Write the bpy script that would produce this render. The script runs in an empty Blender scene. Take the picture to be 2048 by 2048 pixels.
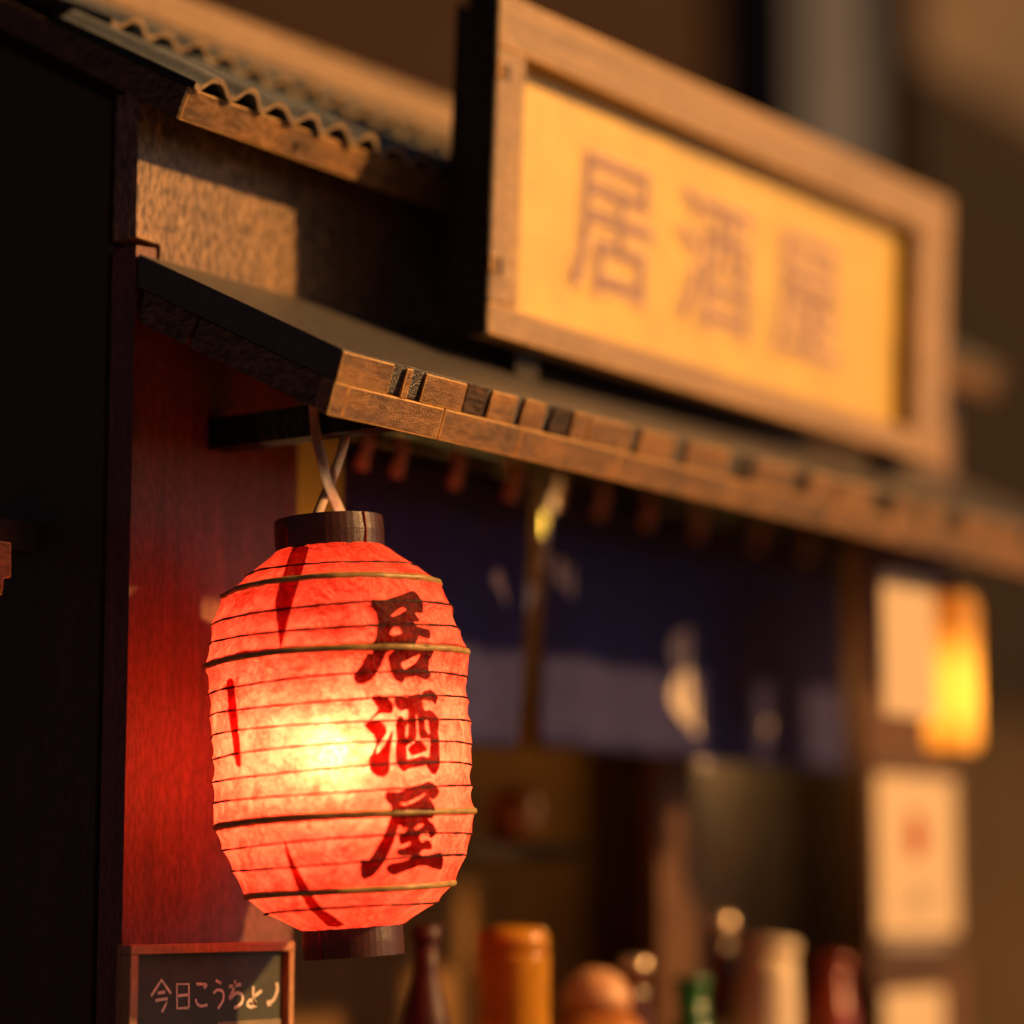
import bpy, bmesh, math, random
from math import radians, sin, cos, pi, sqrt
from mathutils import Vector, Matrix
from mathutils.geometry import delaunay_2d_cdt

random.seed(7)
scene = bpy.context.scene
COL = scene.collection

# ------------------------------------------------------------------ camera, sky, sun, exposure
FPX = 5285.0                       # focal length in pixels of the 2048 px photograph
PSI, PIT = radians(54.2), radians(8.25)
RGT = Vector((cos(PSI), -sin(PSI), 0))
FWD = Vector((cos(PIT)*sin(PSI), cos(PIT)*cos(PSI), sin(PIT)))
UPV = Vector((-sin(PIT)*sin(PSI), -sin(PIT)*cos(PSI), cos(PIT)))
CAM = Vector((-2.1534, -2.0864, 0.0))
cam_d = bpy.data.cameras.new("camera")
cam = bpy.data.objects.new("camera", cam_d)
COL.objects.link(cam)
cam.matrix_world = Matrix(((RGT.x, UPV.x, -FWD.x, CAM.x), (RGT.y, UPV.y, -FWD.y, CAM.y),
                           (RGT.z, UPV.z, -FWD.z, CAM.z), (0, 0, 0, 1)))
cam_d.sensor_width = 36.0
cam_d.lens = FPX/2048*36.0
cam_d.clip_start, cam_d.clip_end = 0.05, 500
cam_d.dof.use_dof = True
cam_d.dof.focus_distance = 2.95
cam_d.dof.aperture_fstop = 0.80
cam_d.dof.aperture_blades = 0
scene.camera = cam

SUN_EL, SUN_AZ = radians(25.8), radians(148.2)
world = bpy.data.worlds.new("World"); scene.world = world; world.use_nodes = True
wn = world.node_tree.nodes; wl = world.node_tree.links
sky = wn.new("ShaderNodeTexSky"); sky.sky_type = 'NISHITA'; sky.sun_disc = False
sky.air_density = 0.05; sky.dust_density = 0.7; sky.ozone_density = 0.0
sky.sun_elevation = SUN_EL; sky.sun_rotation = SUN_AZ
wl.new(sky.outputs[0], wn["Background"].inputs[0]); wn["Background"].inputs[1].default_value = 0.05
sun_d = bpy.data.lights.new("sun", 'SUN'); sun_d.energy = 5.0; sun_d.angle = radians(2.6); sun_d.color = (1.0, 0.50, 0.145)
sun = bpy.data.objects.new("sun", sun_d); COL.objects.link(sun)
sun.rotation_euler = Vector((-0.62, 1.0, -0.595)).to_track_quat('-Z', 'Y').to_euler()
sun.location = (3, -4, 3)
scene.view_settings.view_transform = 'Standard'; scene.view_settings.look = 'None'
scene.view_settings.gamma = 1.0; scene.view_settings.exposure = 0.15
scene.render.engine = 'CYCLES'
scene.cycles.use_denoising = True
scene.cycles.max_bounces = 10; scene.cycles.diffuse_bounces = 6; scene.cycles.transmission_bounces = 8
scene.cycles.sample_clamp_indirect = 12

# ------------------------------------------------------------------ measuring helpers (rays of the camera meeting real planes)
def ray(u, v): return FWD + RGT*((u-1024)/FPX) + UPV*((1024-v)/FPX)
def onY(u, v, Y):
    d = ray(u, v); return CAM + d*((Y-CAM.y)/d.y)
def onX(u, v, X):
    d = ray(u, v); return CAM + d*((X-CAM.x)/d.x)

# ------------------------------------------------------------------ object helpers
EDGE_GLINT = {}      # edge highlights painted as a paler colour: face material -> edge material
class Thing:
    def __init__(s, name, label, cat, loc=(0, 0, 0), rot=(0, 0, 0), group=None, kind=None):
        s.e = bpy.data.objects.new(name, None); COL.objects.link(s.e)
        s.e.empty_display_size = 0.05
        s.e.location = loc; s.e.rotation_euler = rot; s.loc = Vector(loc)
        s.e['label'] = label; s.e['category'] = cat
        if group: s.e['group'] = group
        if kind: s.e['kind'] = kind

def link_mesh(name, verts, faces, mat, parent=None, origin=(0, 0, 0), smooth=False, bevel=0.0, solid=0.0):
    o = Vector(origin)
    me = bpy.data.meshes.new(name)
    bm = bmesh.new()
    bv = [bm.verts.new(Vector(v)-o) for v in verts]
    for f in faces:
        try: bm.faces.new([bv[i] for i in f])
        except ValueError: pass
    bmesh.ops.recalc_face_normals(bm, faces=bm.faces[:])
    if bevel > 0:
        bmesh.ops.bevel(bm, geom=bm.edges[:], offset=bevel, segments=2, affect='EDGES', profile=0.6, material=1 if mat in EDGE_GLINT else -1)
    for f in bm.faces: f.smooth = smooth
    bm.to_mesh(me); bm.free()
    if mat: me.materials.append(mat)
    if bevel > 0 and mat in EDGE_GLINT: me.materials.append(EDGE_GLINT[mat])
    ob = bpy.data.objects.new(name, me); COL.objects.link(ob)
    if parent is not None:
        ob.parent = parent.e if isinstance(parent, Thing) else parent
    return ob

def org(parent):
    return parent.loc if isinstance(parent, Thing) else None

BOXF = [(0, 1, 3, 2), (4, 6, 7, 5), (0, 4, 5, 1), (2, 3, 7, 6), (0, 2, 6, 4), (1, 5, 7, 3)]
def box(name, x, y, z, mat, parent=None, origin=None, bevel=0.0015, jit=0.0):
    vs = [(a+random.uniform(-jit, jit), b+random.uniform(-jit, jit), c+random.uniform(-jit, jit)) for a in x for b in y for c in z]
    if origin is None: origin = org(parent) or (0, 0, 0)
    return link_mesh(name, vs, BOXF, mat, parent, origin, bevel=bevel)

def prism(name, poly, axis, a, b, mat, parent=None, origin=None, bevel=0.0015):
    """polygon extruded along an axis; poly is in the two other axes (YZ for X, XZ for Y)."""
    def mk(p, t):
        return (t, p[0], p[1]) if axis == 'X' else (p[0], t, p[1]) if axis == 'Y' else (p[0], p[1], t)
    n = len(poly)
    vs = [mk(p, a) for p in poly]+[mk(p, b) for p in poly]
    fs = [tuple(range(n)), tuple(range(2*n-1, n-1, -1))]+[(i, (i+1) % n, n+(i+1) % n, n+i) for i in range(n)]
    if origin is None: origin = org(parent) or (0, 0, 0)
    return link_mesh(name, vs, fs, mat, parent, origin, bevel=bevel)

def lathe(name, prof, mat, parent=None, base=(0, 0, 0), n=32, origin=None, M=None, smooth=True, cap=True):
    """prof: list of (radius, z) from bottom to top, about a vertical axis through base."""
    b = Vector(base); vs, fs = [], []
    for r, z in prof:
        for k in range(n):
            p = Vector((r*cos(2*pi*k/n), r*sin(2*pi*k/n), z))
            if M is not None: p = M @ p
            vs.append(b+p)
    for i in range(len(prof)-1):
        for k in range(n):
            fs.append((i*n+k, i*n+(k+1) % n, (i+1)*n+(k+1) % n, (i+1)*n+k))
    if cap:
        if prof[0][0] > 1e-6: fs.append(tuple(range(n-1, -1, -1)))
        if prof[-1][0] > 1e-6: fs.append(tuple((len(prof)-1)*n+k for k in range(n)))
    if origin is None: origin = org(parent) or (0, 0, 0)
    return link_mesh(name, vs, fs, mat, parent, origin, smooth=smooth)

def tube(name, pts, rad, mat, parent=None, n=8, origin=None, closed=False):
    pts = [Vector(p) for p in pts]; m = len(pts); vs, fs = [], []
    nrm = None
    for i, p in enumerate(pts):
        if closed: t = (pts[(i+1) % m]-pts[i-1]).normalized()
        else: t = (pts[min(i+1, m-1)]-pts[max(i-1, 0)]).normalized()
        if nrm is None:
            nrm = t.cross(Vector((0, 0, 1)))
            if nrm.length < 1e-3: nrm = t.cross(Vector((1, 0, 0)))
            nrm.normalize()
        nrm = (nrm - t*nrm.dot(t)).normalized(); bn = t.cross(nrm)
        r = rad[i] if isinstance(rad, (list, tuple)) else rad
        for k in range(n):
            a = 2*pi*k/n; vs.append(p+(nrm*cos(a)+bn*sin(a))*r)
    for i in range(m if closed else m-1):
        j = (i+1) % m
        for k in range(n): fs.append((i*n+k, i*n+(k+1) % n, j*n+(k+1) % n, j*n+k))
    if not closed:
        fs.append(tuple(range(n-1, -1, -1))); fs.append(tuple((m-1)*n+k for k in range(n)))
    if origin is None: origin = org(parent) or (0, 0, 0)
    return link_mesh(name, vs, fs, mat, parent, origin, smooth=True)

def smooth_line(pts, k=6):
    P = [Vector(p) for p in pts]; out = []
    for i in range(len(P)-1):
        p0, p1, p2, p3 = P[max(i-1, 0)], P[i], P[i+1], P[min(i+2, len(P)-1)]
        for j in range(k):
            t = j/k
            out.append(0.5*((2*p1)+(p2-p0)*t+(2*p0-5*p1+4*p2-p3)*t*t+(3*p1-p0-3*p2+p3)*t**3))
    out.append(P[-1]); return out

def smooth_loop(pts, k=3):
    P = [Vector(p) for p in pts]; n = len(P); out = []
    for i in range(n):
        p0, p1, p2, p3 = P[i-1], P[i], P[(i+1) % n], P[(i+2) % n]
        for j in range(k):
            t = j/k
            out.append(0.5*((2*p1)+(p2-p0)*t+(2*p0-5*p1+4*p2-p3)*t*t*0.8+(3*p1-p0-3*p2+p3)*t**3*0.8) if False else
                       p1.lerp(p2, t)*0.45+0.55*(0.5*((2*p1)+(p2-p0)*t+(2*p0-5*p1+4*p2-p3)*t*t+(3*p1-p0-3*p2+p3)*t**3)))
    return out

def fill2d(loops, step):
    """triangulates even-odd loops with extra inner points so the sheet can follow a curved surface"""
    vs, es = [], []
    for L in loops:
        b = len(vs); n = len(L)
        vs += [Vector((p[0], p[1])) for p in L]; es += [(b+i, b+(i+1) % n) for i in range(n)]
    def inside(x, y):
        c = False
        for L in loops:
            n = len(L)
            for i in range(n):
                x1, y1 = L[i][0], L[i][1]; x2, y2 = L[(i+1) % n][0], L[(i+1) % n][1]
                if (y1 > y) != (y2 > y) and x < (x2-x1)*(y-y1)/(y2-y1)+x1: c = not c
        return c
    xs = [p.x for p in vs]; ys = [p.y for p in vs]
    y = min(ys)+step*0.5
    extra = []
    while y < max(ys):
        x = min(xs)+step*0.5
        while x < max(xs):
            if inside(x, y): extra.append(Vector((x, y)))
            x += step
        y += step
    r = delaunay_2d_cdt(vs+extra, es, [], 0, 1e-4)
    V, F = r[0], r[2]
    keep = []
    for f in F:
        cx = sum(V[i].x for i in f)/len(f); cy = sum(V[i].y for i in f)/len(f)
        if inside(cx, cy): keep.append(tuple(f))
    return V, keep

def ribbon(pts, w):
    """outline polygon of a brush line (2D), w = half widths"""
    P = [Vector((p[0], p[1])) for p in pts]; n = len(P); L, R = [], []
    for i in range(n):
        t = (P[min(i+1, n-1)]-P[max(i-1, 0)]).normalized(); nn = Vector((-t.y, t.x))
        ww = w[i] if isinstance(w, (list, tuple)) else w
        L.append(P[i]+nn*ww); R.append(P[i]-nn*ww)
    t0 = (P[0]-P[1]).normalized(); t1 = (P[-1]-P[-2]).normalized()
    w0 = w[0] if isinstance(w, (list, tuple)) else w; w1 = w[-1] if isinstance(w, (list, tuple)) else w
    return L+[P[-1]+t1*w1*0.8]+R[::-1]+[P[0]+t0*w0*0.8]

# ------------------------------------------------------------------ materials
def new_mat(name):
    m = bpy.data.materials.new(name); m.use_nodes = True
    nt = m.node_tree; return m, nt, nt.nodes["Principled BSDF"]

def tex(nt, scale, rot=(0, 0, 0), coord='Object'):
    tc = nt.nodes.new("ShaderNodeTexCoord"); mp = nt.nodes.new("ShaderNodeMapping")
    mp.inputs['Scale'].default_value = scale; mp.inputs['Rotation'].default_value = rot
    nt.links.new(tc.outputs[coord], mp.inputs[0]); return mp.outputs[0]

def noise(nt, vec, scale, detail=4, rough=0.6, dist=0.0):
    n = nt.nodes.new("ShaderNodeTexNoise"); n.inputs['Scale'].default_value = scale
    n.inputs['Detail'].default_value = detail; n.inputs['Roughness'].default_value = rough
    n.inputs['Distortion'].default_value = dist
    nt.links.new(vec, n.inputs['Vector']); return n.outputs['Fac']

def ramp(nt, fac, stops):
    r = nt.nodes.new("ShaderNodeValToRGB"); e = r.color_ramp.elements
    e[0].position, e[0].color = stops[0][0], (*stops[0][1], 1)
    e[1].position, e[1].color = stops[-1][0], (*stops[-1][1], 1)
    for p, c in stops[1:-1]:
        x = e.new(p); x.color = (*c, 1)
    nt.links.new(fac, r.inputs[0]); return r.outputs[0]

def fmath(nt, op, a, b=None, c=None):
    n = nt.nodes.new("ShaderNodeMath"); n.operation = op
    for i, v in enumerate((a, b, c)):
        if v is None: continue
        if isinstance(v, (int, float)): n.inputs[i].default_value = v
        else: nt.links.new(v, n.inputs[i])
    return n.outputs[0]

def bump(nt, h, strength, dist, prev=None):
    b = nt.nodes.new("ShaderNodeBump"); b.inputs['Strength'].default_value = strength; b.inputs['Distance'].default_value = dist
    nt.links.new(h, b.inputs['Height'])
    if prev is not None: nt.links.new(prev, b.inputs['Normal'])
    return b.outputs[0]

AX = {'X': (0.07, 1, 1), 'Y': (1, 0.07, 1), 'Z': (1, 1, 0.07)}
def wood(name, c1, c2, rough=0.42, spec=0.5, axis='Z', grain=55, bs=0.5, bd=0.0025, fleck=0.35, dust=0.0, pores=0.55, coat=0.0, vary=0.0):
    m, nt, p = new_mat(name)
    sc = AX[axis]; v = tex(nt, sc)
    g = noise(nt, v, grain, 6, 0.65, 0.6)
    f = noise(nt, v, grain*5, 3, 0.6)
    big = noise(nt, tex(nt, (1, 1, 1)), 6, 3)
    mixf = fmath(nt, 'ADD', fmath(nt, 'MULTIPLY', g, 0.7), fmath(nt, 'MULTIPLY', big, 0.3))
    col = ramp(nt, mixf, [(0.32, c1), (0.68, c2)])
    # open pores of the wood: short dark streaks along the grain
    sp = tuple(0.32 if k < 0.5 else 1.0 for k in sc)
    po = noise(nt, tex(nt, sp), 210, 2, 0.55, 0.3)
    pm = ramp(nt, po, [(0.40, (1-pores,)*3), (0.60, (1, 1, 1))])
    mul = nt.nodes.new("ShaderNodeMix"); mul.data_type = 'RGBA'; mul.blend_type = 'MULTIPLY'; mul.inputs[0].default_value = 1.0
    nt.links.new(col, mul.inputs[6]); nt.links.new(pm, mul.inputs[7]); col = mul.outputs[2]
    if vary > 0:      # every board its own tone
        oi = nt.nodes.new("ShaderNodeObjectInfo")
        k = fmath(nt, 'ADD', fmath(nt, 'MULTIPLY', oi.outputs['Random'], 2*vary), 1-vary)
        big2 = ramp(nt, noise(nt, tex(nt, (1, 1, 1)), 14, 3, 0.6), [(0.35, (0.5,)*3), (0.55, (1.0,)*3)])
        hv = nt.nodes.new("ShaderNodeVectorMath"); hv.operation = 'SCALE'
        nt.links.new(col, hv.inputs[0]); nt.links.new(k, hv.inputs['Scale'])
        m2 = nt.nodes.new("ShaderNodeMix"); m2.data_type = 'RGBA'; m2.blend_type = 'MULTIPLY'; m2.inputs[0].default_value = 1.0
        nt.links.new(hv.outputs[0], m2.inputs[6]); nt.links.new(big2, m2.inputs[7]); col = m2.outputs[2]
    if dust > 0:
        d = noise(nt, tex(nt, (1, 1, 1)), 420, 2, 0.5)
        dm = ramp(nt, d, [(0.74, (0, 0, 0)), (0.78, (1, 1, 1))])
        mx = nt.nodes.new("ShaderNodeMix"); mx.data_type = 'RGBA'
        nt.links.new(fmath(nt, 'MULTIPLY', dm, dust), mx.inputs[0]); nt.links.new(col, mx.inputs[6])
        mx.inputs[7].default_value = (0.5, 0.45, 0.38, 1); col = mx.outputs[2]
    nt.links.new(col, p.inputs['Base Color'])
    nt.links.new(fmath(nt, 'ADD', rough-0.1, fmath(nt, 'MULTIPLY', f, 0.2)), p.inputs['Roughness'])
    nt.links.new(fmath(nt, 'MULTIPLY', pm, spec), p.inputs['Specular IOR Level'])
    fine = noise(nt, tex(nt, (1, 1, 1)), 620, 2, 0.6)
    b1 = bump(nt, g, bs, bd)
    b2 = bump(nt, po, min(1.0, fleck*pores), 0.0016, b1)
    b3 = bump(nt, fine, min(1.0, fleck*1.4), 0.0024, b2)
    nt.links.new(b3, p.inputs['Normal'])
    if coat > 0:
        p.inputs['Coat Weight'].default_value = coat; p.inputs['Coat Roughness'].default_value = 0.34; p.inputs['Coat IOR'].default_value = 1.5
        nt.links.new(bump(nt, po, 0.3, 0.0012), p.inputs['Coat Normal'])
    return m

def plain(name, col, rough=0.5, spec=0.5, var=0.25, scale=40, bs=0.25, bd=0.001, metallic=0.0, emit=None, es=0.0, trans=0.0, ior=1.45, sheen=0.0):
    m, nt, p = new_mat(name)
    n = noise(nt, tex(nt, (1, 1, 1)), scale, 4, 0.6)
    c = ramp(nt, n, [(0.3, tuple(x*(1-var) for x in col)), (0.7, tuple(min(1, x*(1+var)) for x in col))])
    nt.links.new(c, p.inputs['Base Color'])
    p.inputs['Roughness'].default_value = rough; p.inputs['Specular IOR Level'].default_value = spec
    p.inputs['Metallic'].default_value = metallic
    p.inputs['Transmission Weight'].default_value = trans; p.inputs['IOR'].default_value = ior
    p.inputs['Sheen Weight'].default_value = sheen
    if emit: p.inputs['Emission Color'].default_value = (*emit, 1); p.inputs['Emission Strength'].default_value = es
    nt.links.new(bump(nt, noise(nt, tex(nt, (1, 1, 1)), scale*6, 3), bs, bd), p.inputs['Normal'])
    return m

DARK1, DARK2 = (0.016, 0.0075, 0.004), (0.05, 0.024, 0.012)
M_wall = wood('redlit_stained_wood', (0.10, 0.020, 0.007), (0.25, 0.055, 0.019), 0.38, 0.5, 'Z', 60, 0.25, 0.0015, 0.3, dust=0.06, pores=0.28, coat=0.15)  # red of the lantern glow is partly put into this wood's colour
M_upper = wood('sunlit_stained_wood', (0.13, 0.062, 0.022), (0.60, 0.31, 0.12), 0.36, 0.9, 'Z', 70, 0.5, 0.003, 0.8, dust=0.05, pores=0.7, coat=0.5)  # lighter copy of the wall wood, sun patch brightness put into the colour
M_side = wood('dark_side_wood', (0.062, 0.039, 0.026), (0.088, 0.056, 0.037), 0.55, 0.3, 'Z', 40, 0.1, 0.001, 0.06, dust=0.10, pores=0.15)
M_trim = wood('stained_trim_wood', (0.15, 0.056, 0.007), (0.55, 0.23, 0.030), 0.32, 1.0, 'X', 60, 0.25, 0.0015, 1.0, pores=0.35, coat=0.12, vary=0.12)
M_trimY = wood('stained_end_wood', (0.11, 0.068, 0.038), (0.24, 0.15, 0.085), 0.5, 0.4, 'Y', 60, 0.5, 0.002, 0.4)
M_fascia = wood('stained_fascia_wood', (0.19, 0.072, 0.009), (0.60, 0.255, 0.034), 0.32, 1.0, 'X', 45, 0.25, 0.0015, 1.0, pores=0.45, coat=0.12, vary=0.1)
M_sign = wood('sign_frame_wood', (0.24, 0.115, 0.030), (0.54, 0.28, 0.078), 0.40, 1.0, 'X', 40, 0.35, 0.002, 0.4, pores=0.35, coat=0.3)
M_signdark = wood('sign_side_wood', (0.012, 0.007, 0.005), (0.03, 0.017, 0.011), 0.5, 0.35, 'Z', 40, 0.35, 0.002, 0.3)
M_brown = wood('interior_brown_wood', (0.05, 0.022, 0.008), (0.13, 0.055, 0.02), 0.5, 0.4, 'Z', 40)
M_dark = wood('interior_dark_wood', (0.010, 0.005, 0.003), (0.025, 0.012, 0.007), 0.6, 0.25, 'Z', 40)
M_panel = wood('right_panel_wood', (0.11, 0.038, 0.008), (0.20, 0.072, 0.016), 0.5, 0.5, 'Z', 40)
M_back = wood('back_wall_wood', (0.26, 0.13, 0.035), (0.42, 0.21, 0.06), 0.5, 0.4, 'Z', 40)
M_grey = plain('grey_plaster', (0.30, 0.26, 0.27), 0.7, 0.3, 0.2, 12)

def roofing(name, c1, c2, rough, spec, fleck):
    m, nt, p = new_mat(name)
    v = tex(nt, (1, 1, 1))
    n = noise(nt, v, 35, 5, 0.65); g = noise(nt, v, 430, 2, 0.6); w = noise(nt, v, 9, 4, 0.7, 1.0)
    c = ramp(nt, fmath(nt, 'ADD', fmath(nt, 'MULTIPLY', n, 0.5), fmath(nt, 'MULTIPLY', w, 0.5)), [(0.35, c1), (0.65, c2)])
    p.inputs['Sheen Weight'].default_value = 0.16 if 'paper' in name else 0.12; p.inputs['Sheen Roughness'].default_value = 0.35; p.inputs['Sheen Tint'].default_value = (1, 0.9, 0.8, 1)
    sp = ramp(nt, noise(nt, v, 480, 2, 0.5), [(0.62, (0, 0, 0)), (0.69, (1, 1, 1))])  # pale specks painted in for the sparkle of the grain
    mx = nt.nodes.new("ShaderNodeMix"); mx.data_type = 'RGBA'
    nt.links.new(fmath(nt, 'MULTIPLY', sp, 0.75), mx.inputs[0]); nt.links.new(c, mx.inputs[6]); mx.inputs[7].default_value = (0.55, 0.47, 0.38, 1)
    nt.links.new(mx.outputs[2], p.inputs['Base Color'])
    p.inputs['Roughness'].default_value = rough; p.inputs['Specular IOR Level'].default_value = spec
    nt.links.new(bump(nt, g, fleck, 0.003, bump(nt, w, 0.25, 0.006)), p.inputs['Normal'])
    return m
M_roofing = roofing('black_paper_roofing', (0.022, 0.018, 0.018), (0.055, 0.041, 0.037), 0.38, 1.0, 1.0)
M_corr = roofing('slate_corrugated_card', (0.11, 0.135, 0.165), (0.20, 0.23, 0.27), 0.55, 0.4, 0.6)
M_corredge = plain('raw_card_edge', (0.36, 0.25, 0.16), 0.8, 0.3, 0.3, 120, 0.6, 0.002)
M_ridge = wood('pale_ridge_wood', (0.28, 0.15, 0.065), (0.50, 0.29, 0.13), 0.45, 0.7, 'X', 40)

M_cloth = plain('navy_cloth', (0.038, 0.038, 0.125), 0.9, 0.15, 0.3, 60, 0.35, 0.002)
M_motif = plain('white_dye_print', (0.78, 0.66, 0.58), 0.85, 0.2, 0.3, 60, 0.3, 0.001)
M_loop = plain('white_cotton_cord', (0.72, 0.58, 0.52), 0.85, 0.2, 0.15, 200, 0.5, 0.001)
M_cord = plain('twisted_lantern_wire', (0.48, 0.34, 0.24), 0.45, 0.5, 0.15, 150, 0.3, 0.001)
M_edge = plain('edge_highlight', (0.72, 0.40, 0.12), 0.38, 0.8, 0.35, 90, 0.5, 0.002)  # bright edge highlight put into the colour of the bevels
EDGE_GLINT.update({M_trim: M_edge, M_fascia: M_edge, M_sign: M_edge})
M_black = plain('black_lacquer', (0.012, 0.010, 0.009), 0.35, 0.5, 0.3, 40)
M_cap = wood('lantern_cap_wood', (0.045, 0.012, 0.007), (0.085, 0.028, 0.014), 0.36, 0.6, 'X', 60, 0.15, 0.001, 0.15, pores=0.15)
M_rib = plain('dark_rib_thread', (0.03, 0.008, 0.004), 0.6, 0.3, 0.3, 80)
M_bamboo = plain('split_bamboo_hoop', (0.42, 0.26, 0.09), 0.4, 0.5, 0.3, 60)
M_board = plain('green_chalkboard', (0.042, 0.045, 0.030), 0.55, 0.45, 0.35, 25, 0.25, 0.001)
M_chalk = plain('chalk_line', (0.80, 0.70, 0.60), 0.95, 0.1, 0.2, 200, 0.6, 0.002)
M_chalkdim = plain('smudged_chalk_band', (0.26, 0.22, 0.15), 0.95, 0.1, 0.2, 60)
M_cframe = wood('chalkboard_frame_wood', (0.36, 0.17, 0.075), (0.58, 0.30, 0.14), 0.5, 0.4, 'Z', 60, 0.2, 0.001, 0.3, pores=0.2)
M_signface = plain('yellow_sign_board', (0.74, 0.46, 0.022), 0.45, 0.9, 0.14, 14, 0.3, 0.003)
sf = M_signface.node_tree.nodes['Principled BSDF']; sf.inputs['Coat Weight'].default_value = 0.6; sf.inputs['Coat Roughness'].default_value = 0.44; sf.inputs['Coat IOR'].default_value = 1.7
M_signink = plain('brown_sign_ink', (0.36, 0.23, 0.22), 0.6, 0.3, 0.3, 60)
M_signhalo = plain('cream_sign_outline', (0.88, 0.58, 0.30), 0.6, 0.3, 0.1, 60)
M_paperw = plain('white_paper', (0.66, 0.52, 0.38), 0.8, 0.3, 0.06, 30)
M_redink = plain('red_ink', (0.42, 0.07, 0.035), 0.8, 0.2, 0.2, 60)
M_greyink = plain('grey_ink', (0.33, 0.27, 0.25), 0.8, 0.2, 0.2, 60)
M_amber = plain('amber_glass', (0.50, 0.22, 0.02), 0.12, 0.6, 0.2, 20, 0.05, 0.001)
M_green = plain('green_glass', (0.02, 0.12, 0.03), 0.12, 0.6, 0.2, 20, 0.05, 0.001)
M_brownglass = plain('brown_glass', (0.10, 0.03, 0.008), 0.14, 0.6, 0.2, 20, 0.05, 0.001)
M_redglass = plain('red_glass', (0.26, 0.035, 0.012), 0.2, 0.6, 0.2, 20, 0.05, 0.001)
M_darkred = plain('dark_red_glaze', (0.045, 0.005, 0.008), 0.5, 0.5, 0.2, 20, 0.05, 0.001)
M_white = plain('white_glaze', (0.70, 0.55, 0.38), 0.35, 0.5, 0.05, 20, 0.05, 0.001)
M_peach = plain('peach_glaze', (0.62, 0.32, 0.17), 0.4, 0.5, 0.1, 20, 0.05, 0.001)
M_orange = plain('orange_glaze', (0.38, 0.13, 0.025), 0.45, 0.5, 0.1, 20, 0.05, 0.001)
M_label = plain('cream_bottle_label', (0.66, 0.48, 0.30), 0.7, 0.3, 0.1, 30)
M_cream = plain('cream_metal_cap', (0.72, 0.55, 0.38), 0.25, 0.5, 0.1, 30, metallic=0.7)

def emitter(name, col, s):
    m = bpy.data.materials.new(name); m.use_nodes = True; nt = m.node_tree
    nt.nodes.clear(); e = nt.nodes.new("ShaderNodeEmission"); o = nt.nodes.new("ShaderNodeOutputMaterial")
    e.inputs[0].default_value = (*col, 1); e.inputs[1].default_value = s
    nt.links.new(e.outputs[0], o.inputs[0]); return m

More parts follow.
